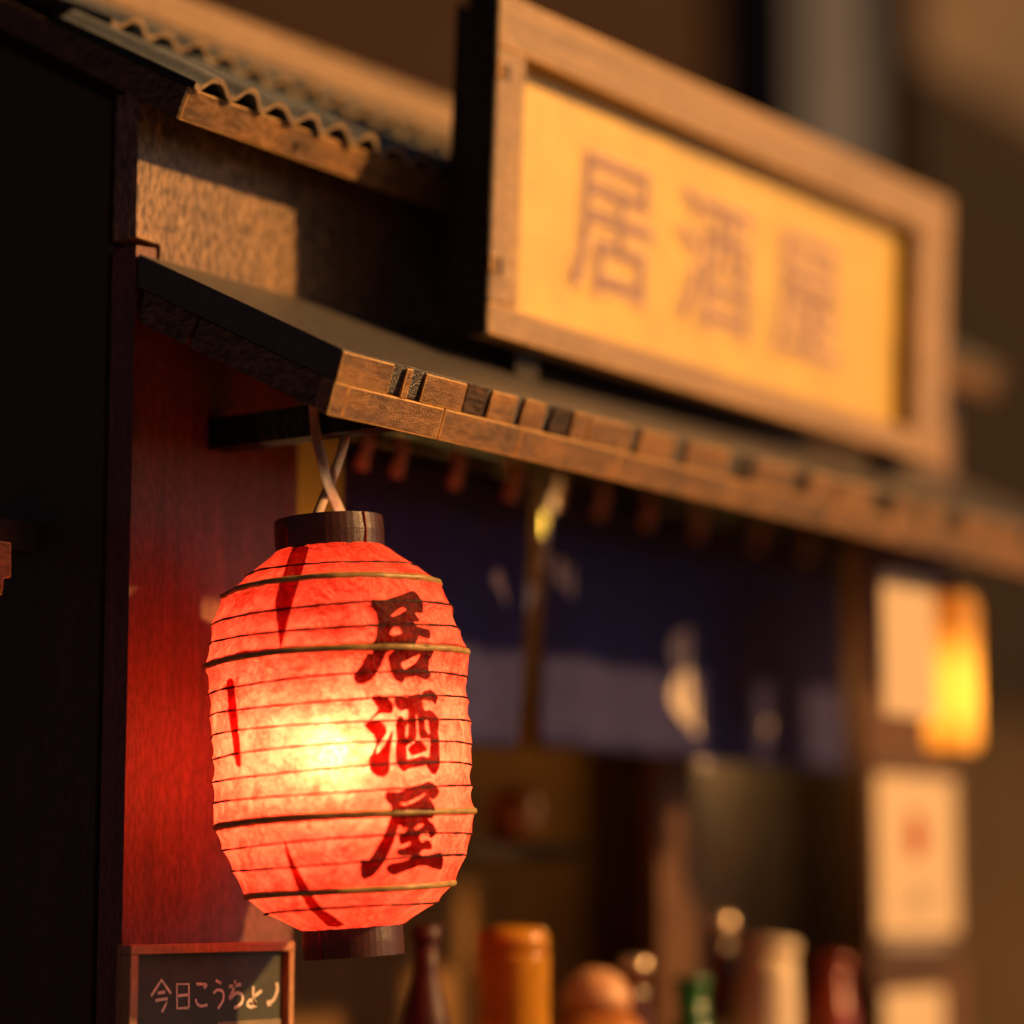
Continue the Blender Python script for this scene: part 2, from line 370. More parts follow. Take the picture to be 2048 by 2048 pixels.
def paper(name, cd, ct, fibre=0.0, fwd=0.0, tr=0.55, gl=0.035):
    """thin lamp paper: reflects and transmits light, with a fibre structure"""
    m = bpy.data.materials.new(name); m.use_nodes = True; nt = m.node_tree; nt.nodes.clear()
    out = nt.nodes.new("ShaderNodeOutputMaterial")
    v = tex(nt, (1, 1, 1))
    cl = noise(nt, v, 42, 6, 0.75, 0.5)
    cloud = ramp(nt, cl, [(0.36, (1-0.78*fibre,)*3), (0.62, (1, 1, 1))])
    fac = cloud
    if fibre > 0:
        for sc, wdt, st, rot in ((38, 0.055, 0.8, (0.3, 0.9, 0.2)), (62, 0.080, 0.75, (1.2, 0.1, 0.7)), (90, 0.10, 0.6, (0.1, 0.4, 2.0))):
            vv = tex(nt, (1.0, 1.0, 1.0), rot)
            ns = noise(nt, vv, sc, 1.2, 0.5, 1.2)
            band = fmath(nt, 'ABSOLUTE', fmath(nt, 'SUBTRACT', ns, 0.5))
            gate = noise(nt, vv, sc*0.35, 2, 0.5)
            line = fmath(nt, 'SMOOTH_MIN', fmath(nt, 'DIVIDE', band, wdt), 1.0, 0.2)
            line = fmath(nt, 'ADD', fmath(nt, 'MULTIPLY', line, st), 1-st)
            gt = ramp(nt, gate, [(0.50, (0, 0, 0)), (0.56, (1, 1, 1))])
            mixv = nt.nodes.new("ShaderNodeMix"); mixv.data_type = 'FLOAT'
            nt.links.new(gt, mixv.inputs[0]); mixv.inputs[2].default_value = 1.0; nt.links.new(line, mixv.inputs[3])
            fac = fmath(nt, 'MULTIPLY', fac, mixv.outputs[0])
    def tint(c):
        mx = nt.nodes.new("ShaderNodeMix"); mx.data_type = 'RGBA'
        mx.inputs[6].default_value = (c[0]*0.55, c[1]*0.25, c[2]*0.2, 1); mx.inputs[7].default_value = (*c, 1)
        nt.links.new(fac, mx.inputs[0]); return mx.outputs[2]
    bn = bump(nt, noise(nt, v, 130, 4, 0.65), 0.8, 0.004, bump(nt, noise(nt, v, 24, 4, 0.65, 0.8), 0.7, 0.012))
    d = nt.nodes.new("ShaderNodeBsdfDiffuse"); t = nt.nodes.new("ShaderNodeBsdfTranslucent")
    nt.links.new(tint(cd), d.inputs[0]); nt.links.new(tint(ct), t.inputs[0])
    nt.links.new(bn, d.inputs['Normal']); nt.links.new(bn, t.inputs['Normal'])
    g = nt.nodes.new("ShaderNodeBsdfGlossy"); g.inputs['Roughness'].default_value = 0.45; nt.links.new(bn, g.inputs['Normal'])
    a = nt.nodes.new("ShaderNodeMixShader"); a.inputs[0].default_value = tr
    nt.links.new(d.outputs[0], a.inputs[1]); nt.links.new(t.outputs[0], a.inputs[2])
    b = nt.nodes.new("ShaderNodeMixShader"); b.inputs[0].default_value = gl
    nt.links.new(a.outputs[0], b.inputs[1]); nt.links.new(g.outputs[0], b.inputs[2])
    last = b.outputs[0]
    if fwd > 0:
        rf = nt.nodes.new("ShaderNodeBsdfRefraction"); rf.inputs['IOR'].default_value = 1.65; rf.inputs['Roughness'].default_value = 0.95
        nt.links.new(tint((0.95, 0.62, 0.30)), rf.inputs[0])
        c = nt.nodes.new("ShaderNodeMixShader"); c.inputs[0].default_value = fwd
        nt.links.new(last, c.inputs[1]); nt.links.new(rf.outputs[0], c.inputs[2]); last = c.outputs[0]
    nt.links.new(last, out.inputs[0]); return m

M_red = paper('red_lantern_paper', (0.62, 0.115, 0.06), (0.97, 0.088, 0.054), 1.0, 0.016)
M_ink = paper('lantern_ink', (0.05, 0.007, 0.004), (0.17, 0.006, 0.003), 0.8, gl=0.012)
M_seam = paper('overlapped_red_paper', (0.45, 0.04, 0.02), (0.46, 0.018, 0.010), 0.8)
M_yel = paper('yellow_lamp_paper', (0.80, 0.50, 0.16), (0.95, 0.46, 0.10), 0.0)
M_wht = paper('white_lamp_paper', (0.80, 0.66, 0.50), (0.5, 0.4, 0.28), 0.0)

# ------------------------------------------------------------------ ground and the place behind
GZ = -0.95
g = link_mesh('ground', [(-60, -60, GZ), (60, -60, GZ), (60, 60, GZ), (-60, 60, GZ)], [(0, 1, 2, 3)],
              plain('brown_table_ground', (0.085, 0.05, 0.03), 0.8, 0.3, 0.3, 3))
g['kind'] = 'structure'; g['label'] = 'dark brown ground the miniature stands on'

M_bgbrown = plain('far_brown_wall', (0.026, 0.012, 0.008), 0.9, 0.2, 0.25, 2)
M_bggrey = plain('far_grey_post', (0.075, 0.083, 0.12), 0.8, 0.2, 0.2, 2)
M_bgtan = plain('far_tan_wall', (0.135, 0.10, 0.078), 0.9, 0.2, 0.2, 2)
M_bgdark = plain('far_dark_wall', (0.014, 0.008, 0.006), 0.9, 0.2, 0.2, 2)
M_bgolive = plain('far_olive_wall', (0.06, 0.037, 0.02), 0.9, 0.2, 0.3, 1)

def far_box(name, label, cat, u0, u1, v0, Y, depth, mat, extra=None):
    a = onY(u0, v0, Y); b = onY(u1, v0, Y); top = max(a.z, b.z)
    t = Thing(name, label, cat, ((a.x+b.x)/2, Y+depth/2, GZ))
    box('wall', (a.x, b.x), (Y, Y+depth), (GZ, top), mat, t, bevel=0.02)
    return t, a.x, b.x, top

YB = 3.2
# ------------------------------------------------------------------ the stall (one building: walls, roof, awning, right panel)
XR = 2.09
stall = Thing('izakaya_stall', 'dark wooden miniature izakaya stall with awning and corrugated roof', 'building', (1.0, 0.4, GZ))
S = stall
SLOPE = 0.55
def roofz(Y): return 0.9120+(Y+0.0786)*SLOPE
# front walls
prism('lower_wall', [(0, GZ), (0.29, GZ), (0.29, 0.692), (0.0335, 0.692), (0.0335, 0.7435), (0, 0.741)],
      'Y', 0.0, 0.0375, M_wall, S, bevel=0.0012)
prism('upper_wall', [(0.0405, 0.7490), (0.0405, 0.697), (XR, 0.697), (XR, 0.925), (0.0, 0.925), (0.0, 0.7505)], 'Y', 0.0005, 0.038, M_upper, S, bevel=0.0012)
box('right_wall', (1.747, XR), (0.0, 0.0375), (GZ, 0.692), M_panel, S)
box('lintel', (0.292, 1.745), (0.003, 0.036), (0.60, 0.692), M_dark, S)
# side walls and interior shell
def gable(z0): return [(0.0485, GZ), (1.05, GZ), (1.05, z0(1.05)), (0.42, roofz(0.42)-0.06), (0.0485, roofz(0.0485)-0.06)]
prism('side_wall', gable(lambda y: roofz(0.42)-0.06-(y-0.42)*SLOPE), 'X', 0.003, 0.03, M_side, S)
prism('side_wall', gable(lambda y: roofz(0.42)-0.06-(y-0.42)*SLOPE), 'X', XR-0.03, XR-0.003, M_side, S)
box('back_wall', (0.032, XR-0.032), (0.56, 0.59), (GZ, 0.88), M_back, S)
box('ceiling_board', (0.032, XR-0.032), (0.04, 0.558), (0.72, 0.736), M_dark, S)
box('inner_post', (onY(1318, 1700, 0.14).x, onY(1392, 1700, 0.14).x), (0.14, 0.168), (GZ+0.002, 0.71), M_panel, S)
box('inner_panel', (onY(1392, 1700, 0.30).x, min(2.05, onY(1594, 1700, 0.30).x)), (0.30, 0.315), (GZ+0.002, 0.71), M_grey, S)
box("bulb_baffle", (0.42, 1.24), (0.19, 0.555), (0.27, 0.287), M_dark, S)  # unseen board added to keep bulb light off the lower interior
pa0 = onY(1035, 1200, 0.15).x; pa1 = onY(1135, 1200, 0.15).x
box('inner_post', (pa0, pa1), (0.15, 0.185), (0.215, 0.715), M_back, S)
box('low_shelf', (0.95, 1.255), (0.24, 0.42), (0.055, 0.075), M_dark, S)
# awning bracket arm the lantern hangs from
box('bracket_arm', (0.125, 0.158), (-0.265, -0.001), (0.519, 0.556), M_dark, S)

# --- upper roof
Y0, YR = -0.0786, 0.42
deck = prism('roof_deck', [(-0.050, 0.8865), (-0.066, 0.9125), (YR, roofz(YR)-0.003), (YR, roofz(YR)-0.036)], 'X', 0.003, 2.12, M_dark, S)
prism('roof_deck', [(YR+0.002, roofz(YR)-0.003), (1.12, roofz(YR)-0.4), (1.12, roofz(YR)-0.436), (YR+0.002, roofz(YR)-0.036)], 'X', 0.003, 2.12, M_corr, S)
# fascia boards along the eave (joint by joint) and the rake board on the gable end
fx = [0.0, 0.62, 1.22, 1.72, 2.125]
for a, b in zip(fx[:-1], fx[1:]):
    prism('fascia_board', [(-0.063, 0.8790), (-0.0798, 0.9132), (-0.0695, 0.9175), (-0.0525, 0.8845)], 'X', a+0.0004, b-0.0008, M_fascia, deck, origin=S.loc, bevel=0.0015)
prism('rake_board', [(-0.0632, 0.8787), (-0.0801, 0.9134), (-0.0690, 0.9180), (YR, roofz(YR)+0.0005), (YR, roofz(YR)-0.034), (-0.0500, 0.8862)], 'X', -0.005, -0.0006, M_trimY, deck, origin=S.loc, bevel=0.001)
kp = onY(594, 290, -0.0712)
tube('nail_hole', [kp+Vector((0, -0.0012, 0)), kp+Vector((0, 0.004, 0))], 0.0042, M_black, deck, n=10, origin=S.loc)
PER, XC0 = 0.0555, 0.0346
def corr(x, ph):
    d = abs(((x-ph)/PER+0.5) % 1.0-0.5)*2
    t = min(1.0, max(0.0, (d-0.16)/0.80))
    return 0.0150*(1-t*t*(3-2*t))
def corr_sheet(ya, yb, lift, x0, x1, ph, wob):
    th = 0.0072; n = int((x1-x0)/PER*18); vs, fs = [], []
    rows = 10
    for layer in (1, 0):
        for j in range(rows+1):
            y = ya+(yb-ya)*j/rows
            for i in range(n+1):
                x = x0+(x1-x0)*i/n
                h = corr(x, ph)*(1+0.12*sin(x*31+y*9))+lift*(1-0.75*j/rows)+layer*th+wob*sin(x*13.0)*(1-j/rows)
                vs.append((x, y+0.002*sin(x*57)*(j == 0)-h*0.45, roofz(y)+h*0.88))
    N = (n+1)*(rows+1)
    for j in range(rows):
        for i in range(n):
            a = j*(n+1)+i
            fs.append((a, a+1, a+n+2, a+n+1)); fs.append((N+a, N+a+n+1, N+a+n+2, N+a+1))
    top = link_mesh('corrugated_sheet', vs, fs, M_corr, deck, S.loc, smooth=True)
    ev, ef = [], []
    for i in range(n+1):
        p = Vector(vs[i]); q = Vector(vs[N+i])
        d = Vector((0, -0.0009, -0.0003))
        k = 1+0.25*sin(i*1.7)
        ev += [p+d*k, q+d*k]
    for i in range(n): ef.append((2*i, 2*i+1, 2*i+3, 2*i+2))
    b = len(ev)
    ends = []
    for j in range(rows+1):
        p = Vector(vs[j*(n+1)]); q = Vector(vs[N+j*(n+1)])
        ev += [p+Vector((-0.0009, 0, 0)), q+Vector((-0.0009, 0, 0))]
    link_mesh('cut_edge', ev, ef, M_corredge, deck, S.loc)
corr_sheet(-0.083, 0.15, 0.002, 0.0, 2.12, XC0, 0.0006)
corr_sheet(0.105, 0.385, 0.021, 0.045, 2.12, 0.0823, 0.0015)
box('ridge_board', (0.0, 2.12), (0.352, 0.45), (1.186, 1.240), M_ridge, deck, S.loc, 0.006)

# --- awning
ASL = 0.4888
aw_f = Vector((-0.3121, 0.5796)); aw_m = Vector((-0.3003, 0.5455)); aw_b = Vector((-0.2886, 0.5112))
sd = Vector((1, ASL)).normalized()
def up(p, d): q = p+sd*d; return (q.x, q.y)
def upto(p, y): return (y, p.y+(y-p.x)*ASL)
YW = -0.003
awn = prism('awning_deck', [up(aw_m, 0.022), up(aw_b, 0.022), upto(aw_b, YW), upto(aw_m, YW)], 'X', 0.024, 2.14, M_dark, S)
# roofing layer, its front set back behind the front blocks
prism('roofing_sheet', [up(aw_f, 0.004), (up(aw_m, 0.006)[0], up(aw_m, 0.006)[1]+0.0006), (upto(aw_m, YW)[0], upto(aw_m, YW)[1]+0.0006), upto(aw_f, YW)],
      'X', 0.0, 2.14, M_roofing, awn, origin=S.loc, bevel=0.0025)
# end boards on the gable end of the awning (brown, butted with an open joint)
cut = 0.232
prism('end_board', [up(aw_m, 0.0207), up(aw_b, 0.0207), up(aw_b, cut-0.004), up(aw_m, cut-0.012)], 'X', 0.0005, 0.0225, M_trimY, awn, origin=S.loc, bevel=0.0015)
prism('end_board', [up(aw_m, cut-0.006), up(aw_b, cut+0.003), upto(aw_b, YW-0.004), upto(aw_m, YW-0.010)], 'X', 0.0005, 0.0225, M_trimY, awn, origin=S.loc, bevel=0.0015)
# lower front trim boards
tx = [0.0235, 0.196, 0.345, 0.556, 0.83, 1.10, 1.38, 1.66, 1.92, 2.14]
prism('trim_board', [up(aw_m, 0.0), up(aw_b, 0.0), up(aw_b, 0.020), up(aw_m, 0.020)], 'X', -0.001, 0.0228, M_trim, awn, origin=S.loc, bevel=0.001)
for a, b in zip(tx[:-1], tx[1:]):
    gp = random.choice((0.0006, 0.0012, 0.003))
    s = random.uniform(-0.0008, 0.0008)
    prism('trim_board', [up(aw_m, s), up(aw_b, s), up(aw_b, 0.020), up(aw_m, 0.020)], 'X', a+0.0002, b-gp, M_trim, awn, origin=S.loc, bevel=0.0016)
# upper front blocks with dark joints
M_blockd = wood('charred_block_wood', (0.03, 0.013, 0.004), (0.12, 0.05, 0.012), 0.42, 0.6, 'X', 60, 0.5, 0.002, 0.7, vary=0.3)
blocks = [(0.0, 0.088, 0), (0.110, 0.121, 0), (0.147, 0.223, 0), (0.226, 0.264, 1), (0.273, 0.322, 0), (0.338, 0.380, 0), (0.3965, 0.434, 1), (0.441, 0.472, 0)]
x = 0.478
while x < 2.12:
    w = random.uniform(0.055, 0.11); blocks.append((x, min(x+w, 2.14), 0)); x += w+random.uniform(0.012, 0.03)
    if random.random() < 0.4:
        w = random.uniform(0.02, 0.035); blocks.append((x, min(x+w, 2.14), 1)); x += w+random.uniform(0.004, 0.012)
for a, b, k in blocks:
    if b-a < 0.005: continue
    s = random.uniform(-0.0012, 0.0006) + (0.0015 if k else 0); tp = random.uniform(0, 0.0015)
    A = Vector(up(aw_f, s)); B = Vector(up(aw_m, s))
    nrm = Vector((-sd.y, sd.x))
    A = A-nrm*(0.0015+tp); B = B+nrm*0.0008
    prism('edge_block', [tuple(A), tuple(B), up(B, 0.0035), up(A, 0.0035)], 'X', a, b, M_blockd if k else M_trim, awn, origin=S.loc, bevel=0.0012)

# ------------------------------------------------------------------ roof sign
TH = radians(2.6)
sign = Thing('roof_sign', 'framed yellow sign board with brown characters standing on the awning', 'sign', (0.413, -0.2, 0.684), (TH, 0, 0))
SW, SH, SD = 1.243, 0.434, 0.075
def sbox(name, x, y, z, mat, bevel=0.003): return box(name, x, y, z, mat, sign, (0, 0, 0), bevel)
FT, FB, FL, FR = 0.069, 0.040, 0.058, 0.112
M_signZ = wood('sign_stile_wood', (0.24, 0.115, 0.030), (0.54, 0.28, 0.078), 0.40, 1.0, 'Z', 40, 0.35, 0.002, 0.4, pores=0.35, coat=0.3)
sbox('frame_rail', (0.0, SW), (0, 0.036), (SH-FT, SH), M_sign)
sbox('frame_rail', (0.0, SW), (0, 0.036), (0, FB), M_sign)
sbox('frame_stile', (0.0, FL), (0.0004, 0.036), (FB+0.0005, SH-FT-0.0005), M_signZ)
sbox('frame_stile', (SW-FR, SW), (0.0004, 0.036), (FB+0.0005, SH-FT-0.0005), M_signZ)
sbox('face_board', (FL-0.004, SW-FR+0.004), (0.0305, 0.0365), (FB-0.004, SH-FT+0.004), M_signface, 0.0)
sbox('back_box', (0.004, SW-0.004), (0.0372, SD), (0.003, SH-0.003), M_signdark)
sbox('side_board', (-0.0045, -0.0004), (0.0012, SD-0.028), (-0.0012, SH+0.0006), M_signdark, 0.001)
for z in (0.335, 0.088):
    sbox('peg', (-0.004, 0.012), (-0.0025, 0.012), (z-0.011, z+0.011), M_fascia, 0.002)
    sbox('peg_socket', (0.0125, 0.023), (-0.0006, 0.010), (z-0.012, z+0.010), M_black, 0.0005)
sbox('peg', (-0.004, 0.010), (0.046, 0.058), (SH-0.013, SH+0.004), M_fascia, 0.002)
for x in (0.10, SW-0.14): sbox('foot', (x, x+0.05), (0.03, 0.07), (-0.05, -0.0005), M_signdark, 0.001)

def glyph_mesh(ch, size, grow):
    c = bpy.data.curves.new('glyph', 'FONT'); c.body = ch; c.size = size; c.align_x = 'CENTER'
    c.resolution_u = 4; c.bevel_depth = grow; c.bevel_resolution = 1
    o = bpy.data.objects.new('glyph', c); COL.objects.link(o)
    bpy.context.view_layer.update()
    me = bpy.data.meshes.new_from_object(o.evaluated_get(bpy.context.evaluated_depsgraph_get()))
    bpy.data.objects.remove(o); bpy.data.curves.remove(c); return me
for i, ch in enumerate('居酒屋'):
    cx = 0.725+0.262*i-0.413
    for nm, grow, dy, mt in (('character_outline', 0.0105, 0.0300, M_signhalo), ('character', 0.0018, 0.0290, M_signink)):
        me = glyph_mesh(ch, 0.208, grow)
        k = 0.0004/grow
        me.transform(Matrix(((1, 0, 0, cx), (0, 0, -k, dy), (0, 1, 0, 0.124), (0, 0, 0, 1))))
        me.materials.clear(); me.materials.append(mt)
        ob = bpy.data.objects.new(nm, me); COL.objects.link(ob); ob.parent = sign.e

# ------------------------------------------------------------------ the red paper lantern
SC = 2.9859/FPX
LC = onY(682, 1470, -0.18)
TL = radians(3.9)
FH = Vector((sin(PSI), cos(PSI), 0))
EZ = (Vector((0, 0, 1))*cos(TL)-RGT*sin(TL)).normalized()
EX = (RGT*cos(TL)+Vector((0, 0, 1))*sin(TL)).normalized()
EY = EZ.cross(EX)
LM = Matrix(((EX.x, EY.x, EZ.x), (EX.y, EY.y, EZ.y), (EX.z, EY.z, EZ.z)))
LMI = LM.transposed()
lan = Thing('paper_lantern', 'glowing red paper lantern with dark brush characters hanging under the awning', 'lantern', LC)
PROF = [(1093, 107, 0), (1143, 172, 1), (1178, 219, 2), (1233, 240, 1), (1277, 248, 1), (1321, 261, 2), (1372, 255, 1), (1418, 256, 1), (1461, 257, 1),
        (1504, 257, 1), (1548, 256, 1), (1592, 255, 1), (1638, 260, 2), (1682, 246, 1), (1726, 230, 1), (1778, 210, 2), (1812, 172, 1), (1853, 98, 0)]
PZ = [((1470-v)*SC, h*SC, k) for v, h, k in PROF]        # descending z
def prof_r(z, phi):
    if z >= PZ[0][0]: return PZ[0][1]
    if z <= PZ[-1][0]: return PZ[-1][1]
    for (z1, r1, k1), (z2, r2, k2) in zip(PZ[:-1], PZ[1:]):
        if z2 <= z <= z1:
            t = (z1-z)/(z1-z2)
            sag = (0.0022 if min(k1, k2) > 0 else 0.0015)*(1+0.5*sin(3*phi+z*60))
            r = r1+(r2-r1)*t
            w = 0.0012*sin(7*phi+z*31)+0.0011*sin(13*phi-z*57)+0.0014*sin(2*phi+1.0+z*9)+0.0006*sin(29*phi+z*120)
            return r-sag*sin(pi*t)**0.7+w
NPH = 160; rows = []
for i, ((z1, r1, k1), (z2, r2, k2)) in enumerate(zip(PZ[:-1], PZ[1:])):
    m = 6
    for j in range(m): rows.append(z1+(z2-z1)*j/m)
rows.append(PZ[-1][0])
vs, fs = [], []
for z in rows:
    for k in range(NPH):
        ph = 2*pi*k/NPH; r = prof_r(z, ph); vs.append(LC+LM @ Vector((r*cos(ph), r*sin(ph), z)))
for i in range(len(rows)-1):
    for k in range(NPH): fs.append((i*NPH+k, i*NPH+(k+1) % NPH, (i+1)*NPH+(k+1) % NPH, (i+1)*NPH+k))
link_mesh('paper_shade', vs, fs, M_red, lan, LC, smooth=True)

def ring_pts(z, dr=0.0, n=96, wob=0.0):
    out = []
    for k in range(n):
        ph = 2*pi*k/n; r = prof_r(z, ph)+dr
        out.append(LC+LM @ Vector((r*cos(ph), r*sin(ph), z+wob*sin(2*ph+z*70))))
    return out
for z, r, k in PZ:
    if k == 1: tube('rib', ring_pts(z, 0.0001, wob=0.0014), [0.0010+0.0005*sin(k*0.7+z*90)**2 for k in range(96)], M_rib, lan, n=6, origin=LC, closed=True)
    if k == 2:
        tube('hoop', ring_pts(z, -0.0026, wob=0.0014), 0.0042, M_bamboo, lan, n=8, origin=LC, closed=True)
# caps
def cap(name, z0, z1, r):
    t = 0.006
    pr = [(r-t, z0), (r, z0), (r+0.0006, (z0+z1)/2), (r, z1), (r-t, z1), (r-t, z0)]
    c = lathe(name, pr, M_cap, lan, LC, 48, LC, LM, smooth=False, cap=False)
    return c
zt, zb = PZ[0][0], PZ[-1][0]
capT = cap('top_ring', zt-0.003, zt+0.0335, 110*SC)
capB = cap('bottom_ring', zb-0.0315, zb+0.003, 100*SC)
def cyl_pt(ph, r, z): return LC+LM @ Vector((r*cos(ph), r*sin(ph), z))
for ph, capo, rr, z0, z1 in ((radians(-47), capT, 110*SC+0.0009, zt-0.004, zt+0.0335), (radians(-137), capT, 110*SC+0.0006, zt, zt+0.033), (radians(-127), capB, 100*SC+0.0008, zb-0.0315, zb+0.003)):
    tube('ring_joint', [cyl_pt(ph, rr, z0), cyl_pt(ph+0.03, rr, (z0+z1)/2), cyl_pt(ph, rr, z1)], 0.0013, M_seam, capo, n=6, origin=LC)  # seams coloured red for the glint that runs along them

def on_lantern(u, v, off):
    d = ray(u, v); o = LMI @ (CAM-LC); d = LMI @ d
    t0 = 2.6; step = 0.004
    def f(t):
        p = o+d*t; rr = sqrt(p.x*p.x+p.y*p.y)
        return rr-(prof_r(p.z, math.atan2(p.y, p.x))+off)
    # closest approach to the axis, then bisect on the near side
    tc = -(o.x*d.x+o.y*d.y)/(d.x*d.x+d.y*d.y)
    a, b = tc-0.35, tc
    if f(b) > 0: return LC+LM @ (o+d*tc)
    for _ in range(40):
        m = (a+b)/2
        if f(m) > 0: a = m
        else: b = m
    return LC+LM @ (o+d*b)
def decal(name, loops, mat, off, step=6.0):
    V, F = fill2d(loops, step)
    return link_mesh(name, [on_lantern(p.x, p.y, off) for p in V], F, mat, lan, LC, smooth=True)
def zpx(pts, ox, oy, s, k=3):
    return smooth_loop([(ox+a/s, oy+b/s, 0) for a, b in pts], k)
K1 = [[(400,380),(440,275),(580,320),(780,258),(980,195),(1200,110),(1290,160),(1400,330),(1415,440),(1390,540),(1320,530),(1260,545),(1340,680),(1310,720),(1235,700),(1260,780),(1400,830),(1530,860),(1560,960),(1540,1040),(1420,1015),(1335,980),(1300,1070),(1235,1170),(1350,1180),(1480,1160),(1610,1220),(1610,1290),(1580,1400),(1540,1420),(1530,1500),(1520,1640),(1570,1740),(1500,1820),(1430,1830),(1300,1760),(1090,1790),(1010,1900),(900,1850),(830,1760),(760,1560),(735,1370),(850,1265),(870,1240),(710,1300),(660,1420),(560,1640),(450,1800),(330,1890),(200,1925),(110,1890),(70,1790),(110,1690),(230,1530),(330,1330),(440,1320),(430,1200),(490,1040),(530,860),(540,720),(510,540),(430,440)],
      [(790,590),(960,440),(1060,430),(1085,480),(1000,550),(840,605)], [(765,960),(790,870),(860,810),(950,820),(1000,930),(850,975)], [(1000,1500),(1150,1430),(1350,1330),(1340,1390),(1250,1520),(1060,1625),(1010,1580)]]
K2a = [[(405,250),(470,195),(600,200),(740,260),(820,330),(845,430),(810,545),(650,545),(560,560),(420,670),(470,680),(560,690),(660,760),(710,860),(690,960),(620,1060),(570,1150),(530,1210),(500,1310),(540,1320),(640,1190),(720,1060),(820,860),(830,960),(790,1240),(765,1440),(775,1590),(740,1710),(640,1785),(520,1760),(400,1660),(355,1490),(400,1360),(460,1240),(500,1150),(490,1060),(460,980),(380,900),(310,830),(285,750),(370,680),(440,590),(540,480),(500,380),(440,310)]]
K2b = [[(850,370),(870,240),(960,240),(1120,240),(1220,190),(1340,160),(1375,200),(1410,120),(1560,85),(1640,150),(1700,240),(1650,385),(1580,310),(1400,300),(1420,440),(1450,490),(1540,480),(1620,530),(1720,670),(1710,900),(1730,1070),(1730,1330),(1740,1500),(1720,1600),(1660,1725),(1590,1720),(1490,1600),(1480,1550),(1300,1590),(1140,1620),(1050,1680),(980,1640),(900,1530),(880,1400),(880,1200),(905,1050),(880,800),(910,650),(960,590),(1030,620),(1050,660),(1120,650),(1120,470),(1000,500),(930,470)],
       [(1075,900),(1100,780),(1130,780),(1110,1000),(1080,1000)],
       [(1275,560),(1300,620),(1330,900),(1370,1040),(1540,1040),(1545,1200),(1520,1400),(1400,1370),(1110,1440),(1100,1240),(1095,1180),(1220,1100),(1280,1020),(1290,800)],
       [(1115,1230),(1200,1140),(1300,1070),(1400,1100),(1490,1240),(1460,1280),(1220,1365),(1150,1310)],
       [(1440,680),(1500,670),(1530,850),(1540,960),(1460,860)]]
K3 = [[(610,360),(650,280),(760,295),(870,290),(1050,210),(1280,150),(1380,110),(1500,170),(1570,270),(1550,350),(1480,430),(1400,405),(1440,460),(1490,560),(1505,680),(1440,775),(1370,765),(1430,830),(1520,950),(1500,1050),(1430,1110),(1380,1080),(1390,1000),(1300,1010),(1220,1080),(1260,1180),(1330,1140),(1400,1150),(1440,1240),(1430,1310),(1290,1310),(1220,1390),(1300,1420),(1450,1390),(1600,1360),(1640,1480),(1630,1600),(1590,1670),(1430,1630),(1320,1590),(1200,1600),(1000,1680),(760,1760),(680,1720),(625,1640),(700,1560),(900,1520),(1040,1480),(1060,1415),(900,1425),(830,1390),(820,1310),(900,1290),(1050,1230),(1060,1170),(910,1230),(860,1160),(850,1070),(920,1030),(960,1005),(1010,935),(930,930),(880,880),(855,900),(820,1010),(760,1200),(650,1440),(540,1620),(400,1770),(250,1835),(190,1770),(180,1640),(200,1490),(330,1490),(460,1290),(580,1080),(690,800),(730,650),(720,550),(640,450)],
      [(880,480),(1000,490),(1300,330),(1310,350),(1200,440),(960,540)], [(1140,920),(1200,870),(1290,860),(1270,910),(1150,970)]]
decal('character', [zpx(l, 700, 1170, 9.66) for l in K1], M_ink, 0.0016)
L2 = [zpx(l, 700, 1370, 9.66) for l in K2b]
decal('character', [zpx(K2a[0], 700, 1370, 9.66)]+L2, M_ink, 0.0016)
decal('character', [zpx(l, 700, 1550, 8.78) for l in K3], M_ink, 0.0016)
for P in ([(585, 1096), (618, 1094), (599, 1160), (583, 1215), (571, 1262), (561, 1300), (556, 1262), (550, 1200), (566, 1150)],
          [(453, 1362), (467, 1360), (477, 1450), (483, 1530), (472, 1530), (459, 1440)],
          [(566, 1674), (586, 1720), (612, 1768), (640, 1812), (690, 1850), (655, 1852), (612, 1808), (590, 1765), (575, 1720)]):
    decal('paper_overlap', [smooth_loop([(a, b, 0) for a, b in P], 2)], M_seam, 0.0009, 8)
# bulb on its wire
BP = LC+LM @ Vector((-0.004, -0.070, -0.024))
M_bulb = emitter('warm_bulb_glow', (1.0, 0.80, 0.45), 980)
bl = lathe('bulb', [(0.0005, -0.026), (0.007, -0.020), (0.010, -0.004), (0.009, 0.010), (0.006, 0.020), (0.0005, 0.025)], M_bulb, lan, BP, 16, LC)
tube('bulb_wire', smooth_line([BP+Vector((0, 0, 0.026)), BP+Vector((0, 0, 0.06)), LC+LM @ Vector((0.0, -0.02, 0.17)), LC+LM @ Vector((0, 0, zt+0.03))], 6), 0.0025, M_cord, lan, n=6, origin=LC)
# twisted cord
def cpx(P, dy): return smooth_line([onY(u, v, -0.18+dy*sin(i*1.3)) for i, (u, v) in enumerate(P)], 5)
tube('cord', cpx([(626, 770), (628, 823), (634, 878), (645, 921), (653, 957), (668, 995), (684, 1032), (690, 1052)], 0.010), 0.0060, M_cord, lan, n=8, origin=LC)
tube('cord', cpx([(694, 850), (689, 881), (675, 928), (660, 968), (648, 995), (634, 1032), (630, 1050)], -0.010), 0.0058, M_cord, lan, n=8, origin=LC)

